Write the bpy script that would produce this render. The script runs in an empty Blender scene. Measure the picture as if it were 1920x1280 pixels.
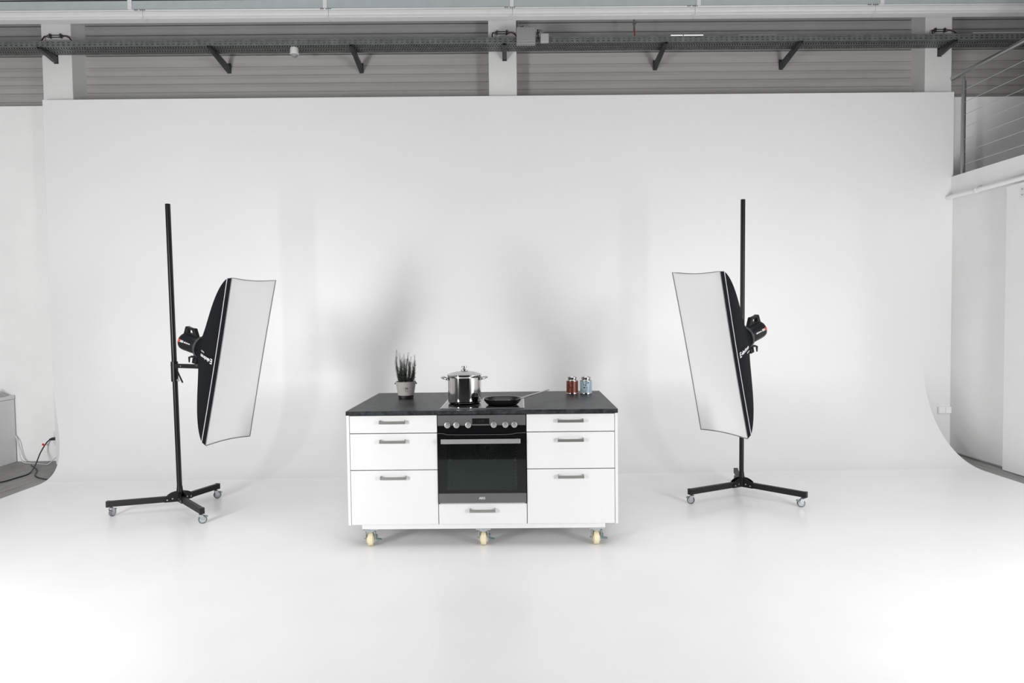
import bpy, bmesh, math, random
from mathutils import Vector, Matrix
R = math.radians
random.seed(7)
scene = bpy.context.scene
COL = scene.collection

# ------------------------------------------------------------------ camera
cd = bpy.data.cameras.new('camera'); cam = bpy.data.objects.new('camera', cd); COL.objects.link(cam)
cd.sensor_width = 36.0; cd.lens = 24.0; cd.clip_end = 100
PIT = math.atan(50/1280); ROLL = 0.0123
fw = Vector((0, math.cos(PIT), -math.sin(PIT))); up0 = Vector((0, math.sin(PIT), math.cos(PIT))); r0 = Vector((1, 0, 0))
rr = r0*math.cos(ROLL) - up0*math.sin(ROLL); uu = up0*math.cos(ROLL) + r0*math.sin(ROLL)
cam.matrix_world = Matrix(((rr.x, uu.x, -fw.x, 0), (rr.y, uu.y, -fw.y, 0), (rr.z, uu.z, -fw.z, 1.59), (0, 0, 0, 1)))
scene.camera = cam

# ------------------------------------------------------------------ world, lamps, exposure
w = bpy.data.worlds.new('world'); scene.world = w; w.use_nodes = True
w.node_tree.nodes['Background'].inputs[0].default_value = (0.9, 0.95, 1, 1)
w.node_tree.nodes['Background'].inputs[1].default_value = 0.4
vs = scene.view_settings
vs.view_transform = 'Standard'; vs.look = 'None'; vs.gamma = 1; vs.use_curve_mapping = False
vs.exposure = 0.0

def area(name, loc, target, sx, sy, power, color=(1, 1, 1), spread=180):
    l = bpy.data.lights.new(name, 'AREA'); l.shape = 'RECTANGLE'; l.size = sx; l.size_y = sy
    l.energy = power; l.color = color; l.spread = R(spread)
    o = bpy.data.objects.new(name, l); COL.objects.link(o); o.location = loc
    o.rotation_euler = (Vector(target)-Vector(loc)).to_track_quat('-Z', 'Y').to_euler()
    return o
area('studio_strobe_left', (-3.9, 0.8, 1.5), (-4.8, 7.6, 1.2), 1.0, 1.5, 252)
area('studio_strobe_right', (3.8, 0.8, 1.5), (4.6, 7.6, 0.9), 1.0, 1.5, 195)
area('added_ceiling_fill', (0, 3.0, 5.9), (0, 3.0, 0), 9.0, 4.5, 112, spread=130)  # unseen overhead fill, added to brighten the floor and the closed room

# ------------------------------------------------------------------ materials
MC = {}
def mat(name, col, rough=0.5, metal=0.0, var=0.0, vscale=8.0, bump=0.0, bscale=60.0, spec=0.5, coat=0.0,
        emit=0.0, trans=0.0, ior=1.5, stretch=None, alpha=1.0, sheen=0.0):
    if name in MC: return MC[name]
    m = bpy.data.materials.new(name); m.use_nodes = True; MC[name] = m
    nt = m.node_tree; b = nt.nodes['Principled BSDF']
    c = (*col, 1)
    b.inputs['Base Color'].default_value = c; b.inputs['Roughness'].default_value = rough
    b.inputs['Metallic'].default_value = metal; b.inputs['Specular IOR Level'].default_value = spec
    b.inputs['IOR'].default_value = ior; b.inputs['Coat Weight'].default_value = coat
    b.inputs['Transmission Weight'].default_value = trans; b.inputs['Alpha'].default_value = alpha
    b.inputs['Sheen Weight'].default_value = sheen
    if emit:
        b.inputs['Emission Color'].default_value = c; b.inputs['Emission Strength'].default_value = emit
    if var or bump:
        tc = nt.nodes.new('ShaderNodeTexCoord'); mp = nt.nodes.new('ShaderNodeMapping')
        nt.links.new(tc.outputs['Object'], mp.inputs[0])
        if stretch: mp.inputs['Scale'].default_value = stretch
        if var:
            n = nt.nodes.new('ShaderNodeTexNoise'); n.inputs['Scale'].default_value = vscale; n.inputs['Detail'].default_value = 6
            nt.links.new(mp.outputs[0], n.inputs['Vector'])
            cr = nt.nodes.new('ShaderNodeValToRGB')
            cr.color_ramp.elements[0].position = 0.3; cr.color_ramp.elements[1].position = 0.7
            cr.color_ramp.elements[0].color = tuple(max(0, x*(1-var)) for x in col)+(1,)
            cr.color_ramp.elements[1].color = tuple(min(1, x*(1+var)) for x in col)+(1,)
            nt.links.new(n.outputs[0], cr.inputs[0]); nt.links.new(cr.outputs[0], b.inputs['Base Color'])
        if bump:
            n2 = nt.nodes.new('ShaderNodeTexNoise'); n2.inputs['Scale'].default_value = bscale; n2.inputs['Detail'].default_value = 4
            nt.links.new(mp.outputs[0], n2.inputs['Vector'])
            bp = nt.nodes.new('ShaderNodeBump'); bp.inputs['Strength'].default_value = bump; bp.inputs['Distance'].default_value = 0.01
            nt.links.new(n2.outputs[0], bp.inputs['Height']); nt.links.new(bp.outputs[0], b.inputs['Normal'])
    return m

M_cyc = mat('white_studio_paint', (0.77, 0.77, 0.77), 0.42, var=0.012, vscale=1.5, bump=0.03, bscale=12)
M_cycfloor = mat('white_floor_paint', (0.83, 0.83, 0.83), 0.28, spec=0.32, var=0.015, vscale=2.0, bump=0.05, bscale=9)
M_plaster = mat('white_plaster', (0.85, 0.85, 0.845), 0.8, var=0.02, vscale=3, bump=0.15, bscale=80)
M_column = mat('column_paint', (0.72, 0.715, 0.71), 0.7, var=0.03, vscale=4, bump=0.1, bscale=50)
M_clad = mat('cladding_metal', (0.40, 0.39, 0.372), 0.55, var=0.06, vscale=2.5, stretch=(0.4, 1, 3))
M_cladtop = mat('cladding_smooth_shaded', (0.31, 0.31, 0.31), 0.5, var=0.05, vscale=2.5)  # flat upper panels; shade of tray and trunking is in the darker grey
M_dark = mat('hall_dark_wall', (0.10, 0.10, 0.10), 0.8, var=0.05)
M_ceil = mat('hall_ceiling', (0.50, 0.50, 0.50), 0.8, var=0.05)
M_plank = mat('grey_floor_plank', (0.22, 0.215, 0.21), 0.5, var=0.25, vscale=6, stretch=(6, 0.5, 1), bump=0.05)
M_galv = mat('galvanised_dark', (0.19, 0.205, 0.195), 0.45, metal=0.5, var=0.2, vscale=12)
M_galv2 = mat('galvanised_bracket', (0.07, 0.075, 0.075), 0.45, metal=0.5, var=0.2, vscale=20)
M_trunk = mat('trunking_white', (0.68, 0.68, 0.68), 0.4, var=0.02)
M_soffit = mat('trunking_blue_grey', (0.40, 0.44, 0.45), 0.45, var=0.04)
M_steel = mat('polished_steel', (0.62, 0.61, 0.60), 0.07, metal=1.0)
M_brushed = mat('brushed_steel', (0.42, 0.42, 0.42), 0.32, metal=1.0, bump=0.04, bscale=300, stretch=(0.05, 1, 1))
M_ovensteel = mat('oven_steel', (0.17, 0.17, 0.175), 0.42, metal=0.6, var=0.03, vscale=60, stretch=(0.05, 1, 1))
M_ovenbar = mat('oven_handle_steel', (0.42, 0.42, 0.42), 0.38, metal=0.6)
M_zinc = mat('zinc', (0.62, 0.65, 0.66), 0.28, metal=0.9, var=0.08, vscale=60)
M_zincdark = mat('zinc_dark', (0.22, 0.30, 0.31), 0.35, metal=0.8)
M_handle = mat('nickel_handle', (0.42, 0.41, 0.39), 0.33, metal=0.9)
M_white = mat('white_laminate', (0.76, 0.76, 0.76), 0.35, var=0.004)
M_gap = mat('carcass_gap_shade', (0.05, 0.05, 0.05), 0.7)  # near-black, so shade in the drawer gaps is painted into the carcass
M_black = mat('black_gloss_glass', (0.004, 0.004, 0.005), 0.04, coat=0.0)
M_hob = mat('hob_glass', (0.006, 0.006, 0.007), 0.03)
M_cavity = mat('oven_enamel', (0.02, 0.024, 0.023), 0.5)
M_display = mat('display_black', (0.008, 0.008, 0.008), 0.2)
M_blackmetal = mat('black_coated_metal', (0.006, 0.006, 0.007), 0.33, spec=0.3, var=0.1, vscale=40)
M_leg = mat('stand_leg_black', (0.012, 0.011, 0.0115), 0.5, spec=0.25, var=0.1, vscale=40)
M_blackplastic = mat('black_plastic', (0.006, 0.007, 0.008), 0.42, spec=0.3)
M_fabric = mat('black_nylon', (0.0055, 0.0062, 0.0085), 0.75, spec=0.12, bump=0.3, bscale=30)
M_diff = mat('diffuser_cloth', (0.91, 0.91, 0.91), 0.8, bump=0.12, bscale=7)
M_edge = mat('grey_seam', (0.22, 0.22, 0.22), 0.8)
M_pipe_w = mat('pale_piping', (0.55, 0.55, 0.56), 0.6)
M_print = mat('white_print', (0.75, 0.75, 0.76), 0.6)
M_red = mat('red_print', (0.62, 0.06, 0.035), 0.5)
M_inkd = mat('dark_ink', (0.03, 0.03, 0.03), 0.6)
M_inks = mat('grey_ink', (0.22, 0.21, 0.20), 0.6)
M_wheel = mat('cream_nylon', (0.80, 0.72, 0.50), 0.5, var=0.05, vscale=30)
M_rubber = mat('grey_rubber', (0.12, 0.13, 0.135), 0.6)
M_rim = mat('pale_wheel_core', (0.42, 0.46, 0.46), 0.5)
M_potclay = mat('taupe_clay', (0.42, 0.395, 0.375), 0.75, var=0.05, vscale=30)
M_soil = mat('dark_soil', (0.02, 0.017, 0.014), 0.95, bump=0.6, bscale=120)
M_green = mat('rosemary_needles', (0.035, 0.052, 0.030), 0.6, var=0.4, vscale=60)
M_greenl = mat('rosemary_tips', (0.085, 0.11, 0.075), 0.6, var=0.3, vscale=60)
M_stem = mat('rosemary_stem', (0.055, 0.045, 0.035), 0.8)
M_tinred = mat('tin_red_brown', (0.14, 0.024, 0.013), 0.28, var=0.12, vscale=30)
M_tinblue = mat('tin_pale_blue', (0.31, 0.41, 0.46), 0.28, var=0.03, vscale=30)
M_nonstick = mat('nonstick', (0.012, 0.012, 0.012), 0.22)
M_panout = mat('pan_black_enamel', (0.008, 0.008, 0.008), 0.12)
M_glass = None
M_plastic_w = mat('white_plastic', (0.74, 0.74, 0.73), 0.4)
M_boxgrey = mat('grey_box_plastic', (0.28, 0.28, 0.28), 0.55)
M_cable_b = mat('black_cable', (0.012, 0.012, 0.012), 0.5)
M_cable_w = mat('white_cable', (0.62, 0.62, 0.61), 0.5)
M_redc = mat('red_sleeve', (0.32, 0.03, 0.02), 0.5)
M_redtag = mat('red_tag', (0.60, 0.015, 0.015), 0.5)
M_tube = mat('lit_tube', (1, 1, 1), 0.4, emit=0.9)
M_cab = mat('grey_white_cabinet', (0.70, 0.695, 0.695), 0.5, var=0.01)
M_film = mat('crumpled_film', (0.75, 0.76, 0.77), 0.15, trans=0.6, ior=1.25, bump=0.5, bscale=20)

# worktop: dark slate with cloudy veins
def worktop_mat():
    m = bpy.data.materials.new('slate_worktop'); m.use_nodes = True
    nt = m.node_tree; b = nt.nodes['Principled BSDF']; b.inputs['Roughness'].default_value = 0.38
    tc = nt.nodes.new('ShaderNodeTexCoord'); n = nt.nodes.new('ShaderNodeTexNoise'); n.inputs['Scale'].default_value = 13; n.inputs['Detail'].default_value = 9
    n.inputs['Roughness'].default_value = 0.7; n.inputs['Distortion'].default_value = 1.2
    nt.links.new(tc.outputs['Object'], n.inputs['Vector'])
    cr = nt.nodes.new('ShaderNodeValToRGB'); e = cr.color_ramp.elements
    e[0].position = 0.38; e[0].color = (0.008, 0.009, 0.0105, 1); e[1].position = 0.66; e[1].color = (0.050, 0.057, 0.061, 1); b.inputs['Specular IOR Level'].default_value = 0.2
    nt.links.new(n.outputs[0], cr.inputs[0]); nt.links.new(cr.outputs[0], b.inputs['Base Color'])
    n2 = nt.nodes.new('ShaderNodeTexNoise'); n2.inputs['Scale'].default_value = 120
    bp = nt.nodes.new('ShaderNodeBump'); bp.inputs['Strength'].default_value = 0.08; bp.inputs['Distance'].default_value = 0.01
    nt.links.new(tc.outputs['Object'], n2.inputs['Vector']); nt.links.new(n2.outputs[0], bp.inputs['Height']); nt.links.new(bp.outputs[0], b.inputs['Normal'])
    return m
M_slate = worktop_mat()

# oven door glass: real dark-tinted pane, mirror-like at the surface
def ovenglass():
    m = bpy.data.materials.new('oven_window_glass'); m.use_nodes = True
    nt = m.node_tree; nt.nodes.remove(nt.nodes['Principled BSDF']); out = nt.nodes['Material Output']
    t = nt.nodes.new('ShaderNodeBsdfTransparent'); t.inputs[0].default_value = (0.42, 0.46, 0.45, 1)
    g = nt.nodes.new('ShaderNodeBsdfGlossy'); g.inputs['Roughness'].default_value = 0.02; g.inputs[0].default_value = (0.85, 1.0, 0.95, 1)
    fr = nt.nodes.new('ShaderNodeFresnel'); fr.inputs[0].default_value = 1.62
    mx = nt.nodes.new('ShaderNodeMixShader')
    nt.links.new(fr.outputs[0], mx.inputs[0]); nt.links.new(t.outputs[0], mx.inputs[1]); nt.links.new(g.outputs[0], mx.inputs[2])
    nt.links.new(mx.outputs[0], out.inputs[0])
    return m
M_ovenglass = ovenglass()
M_glass = M_ovenglass.copy(); M_glass.name = 'lid_glass'
for n_ in M_glass.node_tree.nodes:
    if n_.type == 'BSDF_TRANSPARENT': n_.inputs[0].default_value = (0.90, 0.92, 0.91, 1)
    if n_.type == 'BSDF_GLOSSY': n_.inputs[0].default_value = (1, 1, 1, 1)
    if n_.type == 'FRESNEL': n_.inputs[0].default_value = 1.8
nt_g = M_glass.node_tree; og = [n_ for n_ in nt_g.nodes if n_.type == 'OUTPUT_MATERIAL'][0]; mx_g = [n_ for n_ in nt_g.nodes if n_.type == 'MIX_SHADER'][0]
df_g = nt_g.nodes.new('ShaderNodeBsdfDiffuse'); df_g.inputs[0].default_value = (.8, .8, .8, 1); m2_g = nt_g.nodes.new('ShaderNodeMixShader'); m2_g.inputs[0].default_value = 0.38  # diffuse white stands in for bright reflections on the dome
nt_g.links.new(mx_g.outputs[0], m2_g.inputs[1]); nt_g.links.new(df_g.outputs[0], m2_g.inputs[2]); nt_g.links.new(m2_g.outputs[0], og.inputs[0])

# ------------------------------------------------------------------ mesh helpers
def new(): return bmesh.new()
def box(bm, x0, x1, y0, y1, z0, z1, M=None):
    r = bmesh.ops.create_cube(bm, size=1.0)
    for v in r['verts']:
        v.co = Vector(((x0+x1)/2+v.co.x*(x1-x0), (y0+y1)/2+v.co.y*(y1-y0), (z0+z1)/2+v.co.z*(z1-z0)))
        if M is not None: v.co = M @ v.co
    return bm
def frame_of(d):
    d = Vector(d).normalized(); a = Vector((0, 0, 1)) if abs(d.z) < 0.9 else Vector((1, 0, 0))
    x = d.cross(a).normalized(); return x, d.cross(x).normalized()
def tube(bm, pts, r, seg=10, caps=True):
    pts = [Vector(p) for p in pts]; n = len(pts)
    rs = r if isinstance(r, (list, tuple)) else [r]*n
    x, y = frame_of(pts[1]-pts[0]); rings = []
    for i, p in enumerate(pts):
        d = (pts[min(i+1, n-1)]-pts[max(i-1, 0)]).normalized()
        x = (x-d*x.dot(d)).normalized(); y = d.cross(x)
        rings.append([bm.verts.new(p+(x*math.cos(a)+y*math.sin(a))*rs[i]) for a in [2*math.pi*k/seg for k in range(seg)]])
    for a, b in zip(rings, rings[1:]):
        for k in range(seg): bm.faces.new((a[k], a[(k+1) % seg], b[(k+1) % seg], b[k]))
    if caps: bm.faces.new(rings[0][::-1]); bm.faces.new(rings[-1])
    return bm
def beam(bm, p0, p1, wd, ht, upv=(0, 0, 1)):
    p0 = Vector(p0); p1 = Vector(p1); d = (p1-p0).normalized(); u = Vector(upv); s = d.cross(u).normalized(); u = s.cross(d)
    v = []
    for p in (p0, p1):
        for a, b in ((-1, -1), (1, -1), (1, 1), (-1, 1)): v.append(bm.verts.new(p+s*a*wd/2+u*b*ht/2))
    for f in ((3, 2, 1, 0), (4, 5, 6, 7), (0, 1, 5, 4), (1, 2, 6, 5), (2, 3, 7, 6), (3, 0, 4, 7)): bm.faces.new([v[i] for i in f])
    return bm
def lathe(bm, prof, seg=48, c=(0, 0, 0), M=None):
    c = Vector(c); rings = []
    for r, z in prof:
        if r < 1e-6: ring = [bm.verts.new(c+Vector((0, 0, z)))]
        else: ring = [bm.verts.new(c+Vector((r*math.cos(2*math.pi*k/seg), r*math.sin(2*math.pi*k/seg), z))) for k in range(seg)]
        rings.append(ring)
    for a, b in zip(rings, rings[1:]):
        for k in range(seg):
            k2 = (k+1) % seg
            if len(a) == 1 and len(b) == 1: continue
            if len(a) == 1: bm.faces.new((a[0], b[k2], b[k]))
            elif len(b) == 1: bm.faces.new((a[k], a[k2], b[0]))
            else: bm.faces.new((a[k], a[k2], b[k2], b[k]))
    if M is not None:
        for ring in rings:
            for v in ring: v.co = M @ v.co
    return bm
def prism(bm, poly, axis, a0, a1, M=None):
    """extrude a 2-D polygon along axis: 'x' poly=(y,z); 'y' poly=(x,z); 'z' poly=(x,y)"""
    def P(p, a):
        v = {'x': (a, p[0], p[1]), 'y': (p[0], a, p[1]), 'z': (p[0], p[1], a)}[axis]
        v = Vector(v); return M @ v if M is not None else v
    A = [bm.verts.new(P(p, a0)) for p in poly]; B = [bm.verts.new(P(p, a1)) for p in poly]; n = len(poly)
    bm.faces.new(A); bm.faces.new(B[::-1])
    for i in range(n): bm.faces.new((A[i], B[i], B[(i+1) % n], A[(i+1) % n]))
    return bm
def link(o, parent=None):
    COL.objects.link(o)
    if parent is not None: o.parent = parent
    return o
def obj(name, bm, m, parent=None, bevel=0.0, smooth=False, label=None, kind=None, loc=None):
    bmesh.ops.recalc_face_normals(bm, faces=bm.faces)
    me = bpy.data.meshes.new(name); bm.to_mesh(me); bm.free(); me.materials.append(m)
    o = bpy.data.objects.new(name, me); link(o, parent)
    if smooth:
        for p in me.polygons: p.use_smooth = True
        me.set_sharp_from_angle(angle=R(38))
    if bevel:
        b = o.modifiers.new('bevel', 'BEVEL'); b.width = bevel; b.segments = 2; b.limit_method = 'ANGLE'
    if label: o['label'] = label
    if kind: o['kind'] = kind
    if loc: o.location = loc
    return o
def islands(name, bm, m, parent=None, **k):
    """split a bmesh into connected pieces, one part each"""
    seen = set(); out = []
    bm.verts.index_update()
    for v in bm.verts:
        if v in seen: continue
        st = [v]; comp = set([v])
        while st:
            q = st.pop()
            for e_ in q.link_edges:
                o_ = e_.other_vert(q)
                if o_ not in comp: comp.add(o_); st.append(o_)
        seen |= comp; nb = bmesh.new(); mp = {}
        for q in comp: mp[q] = nb.verts.new(q.co)
        for f_ in {f for q in comp for f in q.link_faces}: nb.faces.new([mp[q] for q in f_.verts])
        out.append(obj(name, nb, m, parent, **k))
    bm.free(); return out
def tag(o, label, cat=None, group=None, kind=None):
    o['label'] = label
    if cat: o['category'] = cat
    if group: o['group'] = group
    if kind: o['kind'] = kind
    return o
def thing(name, loc, rz, label, cat, group=None):
    o = bpy.data.objects.new(name, None); link(o); o.location = loc; o.rotation_euler = (0, 0, rz); o.empty_display_size = 0.1
    return tag(o, label, cat, group)
def text_bm(body, size, M, extrude=0.0004, align='CENTER', warp=None, bold=0.0):
    cu = bpy.data.curves.new('txt', 'FONT'); cu.body = body; cu.size = size; cu.align_x = align; cu.align_y = 'CENTER'
    cu.extrude = extrude; cu.offset = bold; cu.resolution_u = 3
    ob = bpy.data.objects.new('txt', cu); COL.objects.link(ob)
    me = bpy.data.meshes.new_from_object(ob)
    bm = bmesh.new(); bm.from_mesh(me)
    for v in bm.verts: v.co = warp(v.co) if warp else M @ v.co
    bpy.data.objects.remove(ob); bpy.data.curves.remove(cu); bpy.data.meshes.remove(me)
    return bm
def copy_obj(o, parent):
    c = o.copy(); COL.objects.link(c); c.parent = parent; return c
def copy_tree(o, parent):
    c = copy_obj(o, parent)
    for ch in list(o.children): copy_tree(ch, c)
    return c

# building frame: the hall is turned 0.0109 rad against the camera about (0, 7.6)
A = 0.0109; cA, sA = math.cos(A), math.sin(A)
def B(x, y, z=0): return Vector((cA*x - sA*(y-7.6), sA*x + cA*(y-7.6) + 7.6, z))
B0 = B(0, 0, 0)
def bobj(name, bm, m, label=None, kind='structure', **k):      # bm in hall coordinates
    o = obj(name, bm, m, **k); o.location = B0; o.rotation_euler = (0, 0, A)
    if label: o['label'] = label
    if kind: o['kind'] = kind
    return o
def bthing(name, base, label, cat, group=None): return thing(name, B(*base), A, label, cat, group)

# ================================================================== SETTING
bm = new(); box(bm, -9, 9, -5, 8.2, -0.25, -0.022)
floor = bobj('floor', bm, M_dark, 'dark subfloor beneath the grey planks')
n = 0
xs = [-9, -8.2, -7.4, -6.6, -5.65, -4.797, -4.0, -3, -2, -1, 0, 1, 2, 3, 4, 4.66, 4.78, 4.90, 5.8, 6.8, 7.8, 9]
for i in range(len(xs)-1):
    bm = new(); box(bm, xs[i]+0.002, xs[i+1]-0.002, -5, 8.0, -0.022, -0.012)
    p = obj('plank', bm, M_plank, floor)
# white painted floor sweeping up into the wall
HW = 4.62
prof = [(1.75, 0.0)] + [(1.75+(6.6-1.75)*k/6, 0.0) for k in range(1, 7)]
for k in range(1, 33):
    a = math.pi/2*k/32; prof.append((6.6+math.sin(a)*1.0, 1.0-math.cos(a)))
bm = new()
edge = lambda y: (-HW-.47*max(0, y-6.6)**2, HW)      # the left end of the curve flares out to the wall's end
top = [[bm.verts.new((x, y, z)) for x in edge(y)] for y, z in prof]
bot = []
for i, (y, z) in enumerate(prof):
    if y <= 6.6: q = (y, z-0.012)
    else:
        a = math.asin(min(1, y-6.6)); t = 0.012*(1-(a/(math.pi/2)))
        q = (6.6+math.sin(a)*(1.0+t), 1.0-math.cos(a)*(1.0+t))
    bot.append([bm.verts.new((x, q[0], q[1])) for x in edge(y)])
for i in range(len(prof)-1):
    bm.faces.new((top[i][0], top[i][1], top[i+1][1], top[i+1][0]))
    bm.faces.new((bot[i][0], bot[i+1][0], bot[i+1][1], bot[i][1]))
    for s in (0, 1): bm.faces.new((top[i][s], top[i+1][s], bot[i+1][s], bot[i][s]))
bm.faces.new((top[0][0], bot[0][0], bot[0][1], top[0][1]))
for f_ in bm.faces: f_.material_index = 1 if min(v.co.y for v in f_.verts) > 6.65 else 0
cyc = bobj('floor_cyclorama', bm, M_cycfloor, 'glossy white painted studio floor curving up into the back wall', smooth=True)
cyc.data.materials.append(M_cyc)
bm = new(); box(bm, -5.092, 4.93, 7.6, 7.70, -0.012, 3.995)
bobj('wall_back', bm, M_cyc, 'tall white studio background wall behind the kitchen island', bevel=0.004)
bm = new(); box(bm, -9, -5.0, 7.8, 8.1, -0.02, 3.99)
bobj('wall_back_left', bm, M_plaster, 'white plastered hall wall left of the studio background')
bm = new(); box(bm, 4.4, 9, 7.8, 8.1, -0.02, 4.0)
bobj('wall_back_right', bm, M_plaster, 'plastered hall wall behind the gallery railing')
bm = new(); box(bm, -9, 9, 8.06, 8.3, 3.0, 6.2)
clad = bobj('wall_cladding', bm, M_clad, 'grey horizontally ribbed cladding above the white background wall')
def clad_panel(x0, x1, z0, z1, m, bay):
    h = z1-z0; y = 7.98
    if h < 0.15:
        poly = [(y+0.012, z0+0.001), (y+0.002, z0+h*0.10), (y, z0+h*0.35), (y-0.002, z0+h*0.55), (y+0.002, z0+h*0.78), (y+0.003, z0+h*0.95), (y+0.012, z1-0.001)]
    else:
        poly = [(y+0.04, z0+0.004), (y, z0+0.008), (y, z1-0.014), (y+0.008, z1-0.006), (y+0.04, z1-0.006)]
    bm = new(); prism(bm, poly+[(y+0.079, z1-0.002), (y+0.079, z0+0.002)], 'x', x0, x1)
    obj('cladding_panel', bm, m, clad)
zs = [3.885, 3.985, 4.086, 4.184, 4.278, 4.372, 4.471]
bays = [(-9, -5.15), (-4.83, -0.22), (0.09, 4.675), (4.97, 9)]
for x0, x1 in bays:
    for a, b in zip(zs, zs[1:]): clad_panel(x0, x1, a, b, M_clad, 0)
    clad_panel(x0, x1, 4.471, 4.60, M_clad, 0)
    clad_panel(x0, x1, 4.60, 4.835, M_cladtop, 0)
    clad_panel(x0, x1, 4.835, 4.937, M_cladtop, 0)
    clad_panel(x0, x1, 4.937, 5.35, M_cladtop, 0)
    clad_panel(x0, x1, 5.35, 6.2, M_cladtop, 0)
for (x0, x1), lb in (((-5.155, -4.83), 'left concrete column behind the white background wall'),
                     ((-0.221, 0.091), 'middle concrete column above the kitchen island'), ((4.673, 4.975), 'right concrete column beside the gallery railing')):
    bm = new(); box(bm, x0, x1, 7.72, 8.06, 0, 6.2)
    bobj('column', bm, M_column, lb, bevel=0.006)
bm = new(); box(bm, -9, 9, -5, 8.3, 6.2, 6.4); bobj('ceiling', bm, M_ceil, 'grey hall ceiling')
bm = new(); box(bm, -9.2, -9, -5, 8.3, -0.2, 6.2); bobj('wall_left', bm, M_plaster, 'hall side wall on the left')
bm = new(); box(bm, -9, 9, -5.2, -5, -0.2, 6.2); bobj('wall_rear', bm, M_dark, 'dark hall wall behind the camera')
bm = new(); box(bm, 9, 9.2, -5, 8.3, -0.2, 6.2); bobj('wall_gallery', bm, M_plaster, 'far wall of the gallery')
# right side wall, gallery slab
bm = new(); box(bm, 4.93, 5.03, -1, 7.8, -0.012, 2.90); bobj('wall_right', bm, M_plaster, 'white side wall below the gallery on the right')
bm = new(); prism(bm, [(4.93, 2.87), (4.912, 2.885), (4.905, 2.93), (4.905, 3.062), (9, 3.062), (9, 2.87)], 'y', -1, 7.8)
bobj('gallery_slab', bm, M_plaster, 'white edge of the raised gallery floor on the right')
bm = new(); box(bm, 4.845, 4.93, 3.4, 6.675, -0.008, 2.785)
dr = bobj('door_1', bm, mat('door_white', (0.82, 0.82, 0.82), 0.6, var=0.01), 'white sliding door panel standing proud of the right side wall', bevel=0.004)
bm = new(); box(bm, 4.8435, 4.845, 6.36, 6.50, 2.64, 2.745); nt_ = obj('notice', bm, M_plastic_w, dr)
bm = new()
for zz in (2.722, 2.668):
    for yy in (6.47, 6.44, 6.41): box(bm, 4.8425, 4.8436, yy-0.007, yy+0.007, zz-0.006, zz+0.006)
obj('notice_print', bm, M_inks, nt_, kind='stuff')
bm = new(); box(bm, 4.90, 4.93, 6.675, 7.79, -0.012, 0.0); bobj('baseboard_right', bm, M_plank, 'dark strip at the foot of the right side wall')

# ================================================================== OVERHEAD SERVICES
# trunking under the ceiling edge
T = bthing('ceiling_trunking', (0, 7.2, 4.68), 'long white metal trunking with blue grey underside along the top of the photo', 'trunking')
jx = [-8.9, -7.56, -5.66, -3.763, -1.857, 0.043, 1.939, 3.823, 5.75, 7.65, 8.9]
ux = [-8.9, -7.75, -5.80, -3.88, -1.885, 0.036, 1.972, 3.88, 5.8, 7.70, 8.9]
for i, (a, b) in enumerate(zip(jx, jx[1:])):
    bm = new()
    poly = [(0.10, 0.0), (0.0, 0.0), (-0.010, 0.004), (-0.010, 0.012), (0.0, 0.016), (0.0, 0.030), (-0.010, 0.042), (-0.010, 0.070), (-0.002, 0.080), (-0.006, 0.088), (-0.006, 0.10), (0.10, 0.10)]
    prism(bm, poly, 'x', a+0.0015, b-0.0015); s = obj('trunking_section', bm, M_trunk, T)
    ua, ub = ux[i], ux[i+1]
    bm = new(); box(bm, ua+0.022, ub-0.024, -0.030, -0.008, 0.090, 0.170); obj('upper_panel', bm, M_soffit, T)
    bm = new(); box(bm, ua-0.022, ua+0.020, -0.033, -0.008, 0.088, 0.185); obj('joint_clip', bm, M_trunk, T)
    bm = new(); box(bm, a-0.035, a+0.035, -0.012, 0.03, -0.004, 0.0); obj('joint_plate', bm, M_trunk, T)
    bm = new()
    for dx in (-0.075, -0.055, -0.02, 0.0, 0.02): box(bm, a+dx-0.006, a+dx+0.006, -0.014, -0.006, 0.084, 0.088)
    obj('fixing_screw', bm, M_inkd, T, kind='stuff')
bm = new(); box(bm, -8.9, 8.9, -0.022, 0.25, 0.170, 0.190); obj('gap_shade_strip', bm, M_inkd, T)  # dark strip painting the shaded gap between panels and lip
bm = new(); prism(bm, [(-0.030, 0.186), (-0.036, 0.182), (-0.30, 0.182), (-0.30, 0.25), (-0.030, 0.25)], 'x', -8.9, 8.9); obj('front_lip', bm, M_trunk, T)
bm = new()
for x in (-8.4, -5.5, -1.5, 2.5, 6.5): box(bm, x-0.02, x+0.02, -0.02, 0.02, 0.20, 1.52)
islands('hanger', bm, M_galv, T)

# perforated cable tray
TR = bthing('cable_tray', (0, 7.46, 4.508), 'long perforated galvanised cable tray running above the white wall', 'cable tray')
TX0, TX1, TW, TH = -8.9, 8.9, 0.235, 0.064
def grid_plate(bm, rows, x0, x1, P):
    """rows: (v0, v1, None) solid or (v0, v1, (pitch, slot, slant)) slotted band"""
    for v0, v1, s in rows:
        if s is None:
            bm.faces.new([bm.verts.new(P(x, v)) for x, v in ((x0, v0), (x1, v0), (x1, v1), (x0, v1))])
        else:
            pitch, slot, sl = s; x = x0
            while x < x1:
                a, b = x, x+pitch-slot
                bm.faces.new([bm.verts.new(P(*q)) for q in ((a, v0), (b, v0), (b+sl, v1), (a+sl, v1))]); x += pitch
bm = new()
S = (0.0555, 0.026, 0)
grid_plate(bm, [(0, .014, None), (.014, .022, S), (.022, .040, None), (.040, .048, S), (.048, TH, None)], TX0, TX1, lambda x, v: (x, 0, v))
obj('front_flange', bm, M_galv, TR)
bm = new(); F = (0.0278, 0.011, 0.016); G = (0.0278, 0.011, -0.016)
rows = [(0, .022, None), (.022, .058, G), (.058, .068, None), (.068, .104, F), (.104, .126, None), (.126, .162, G), (.162, .172, None), (.172, .208, F), (.208, TW, None)]
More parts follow.
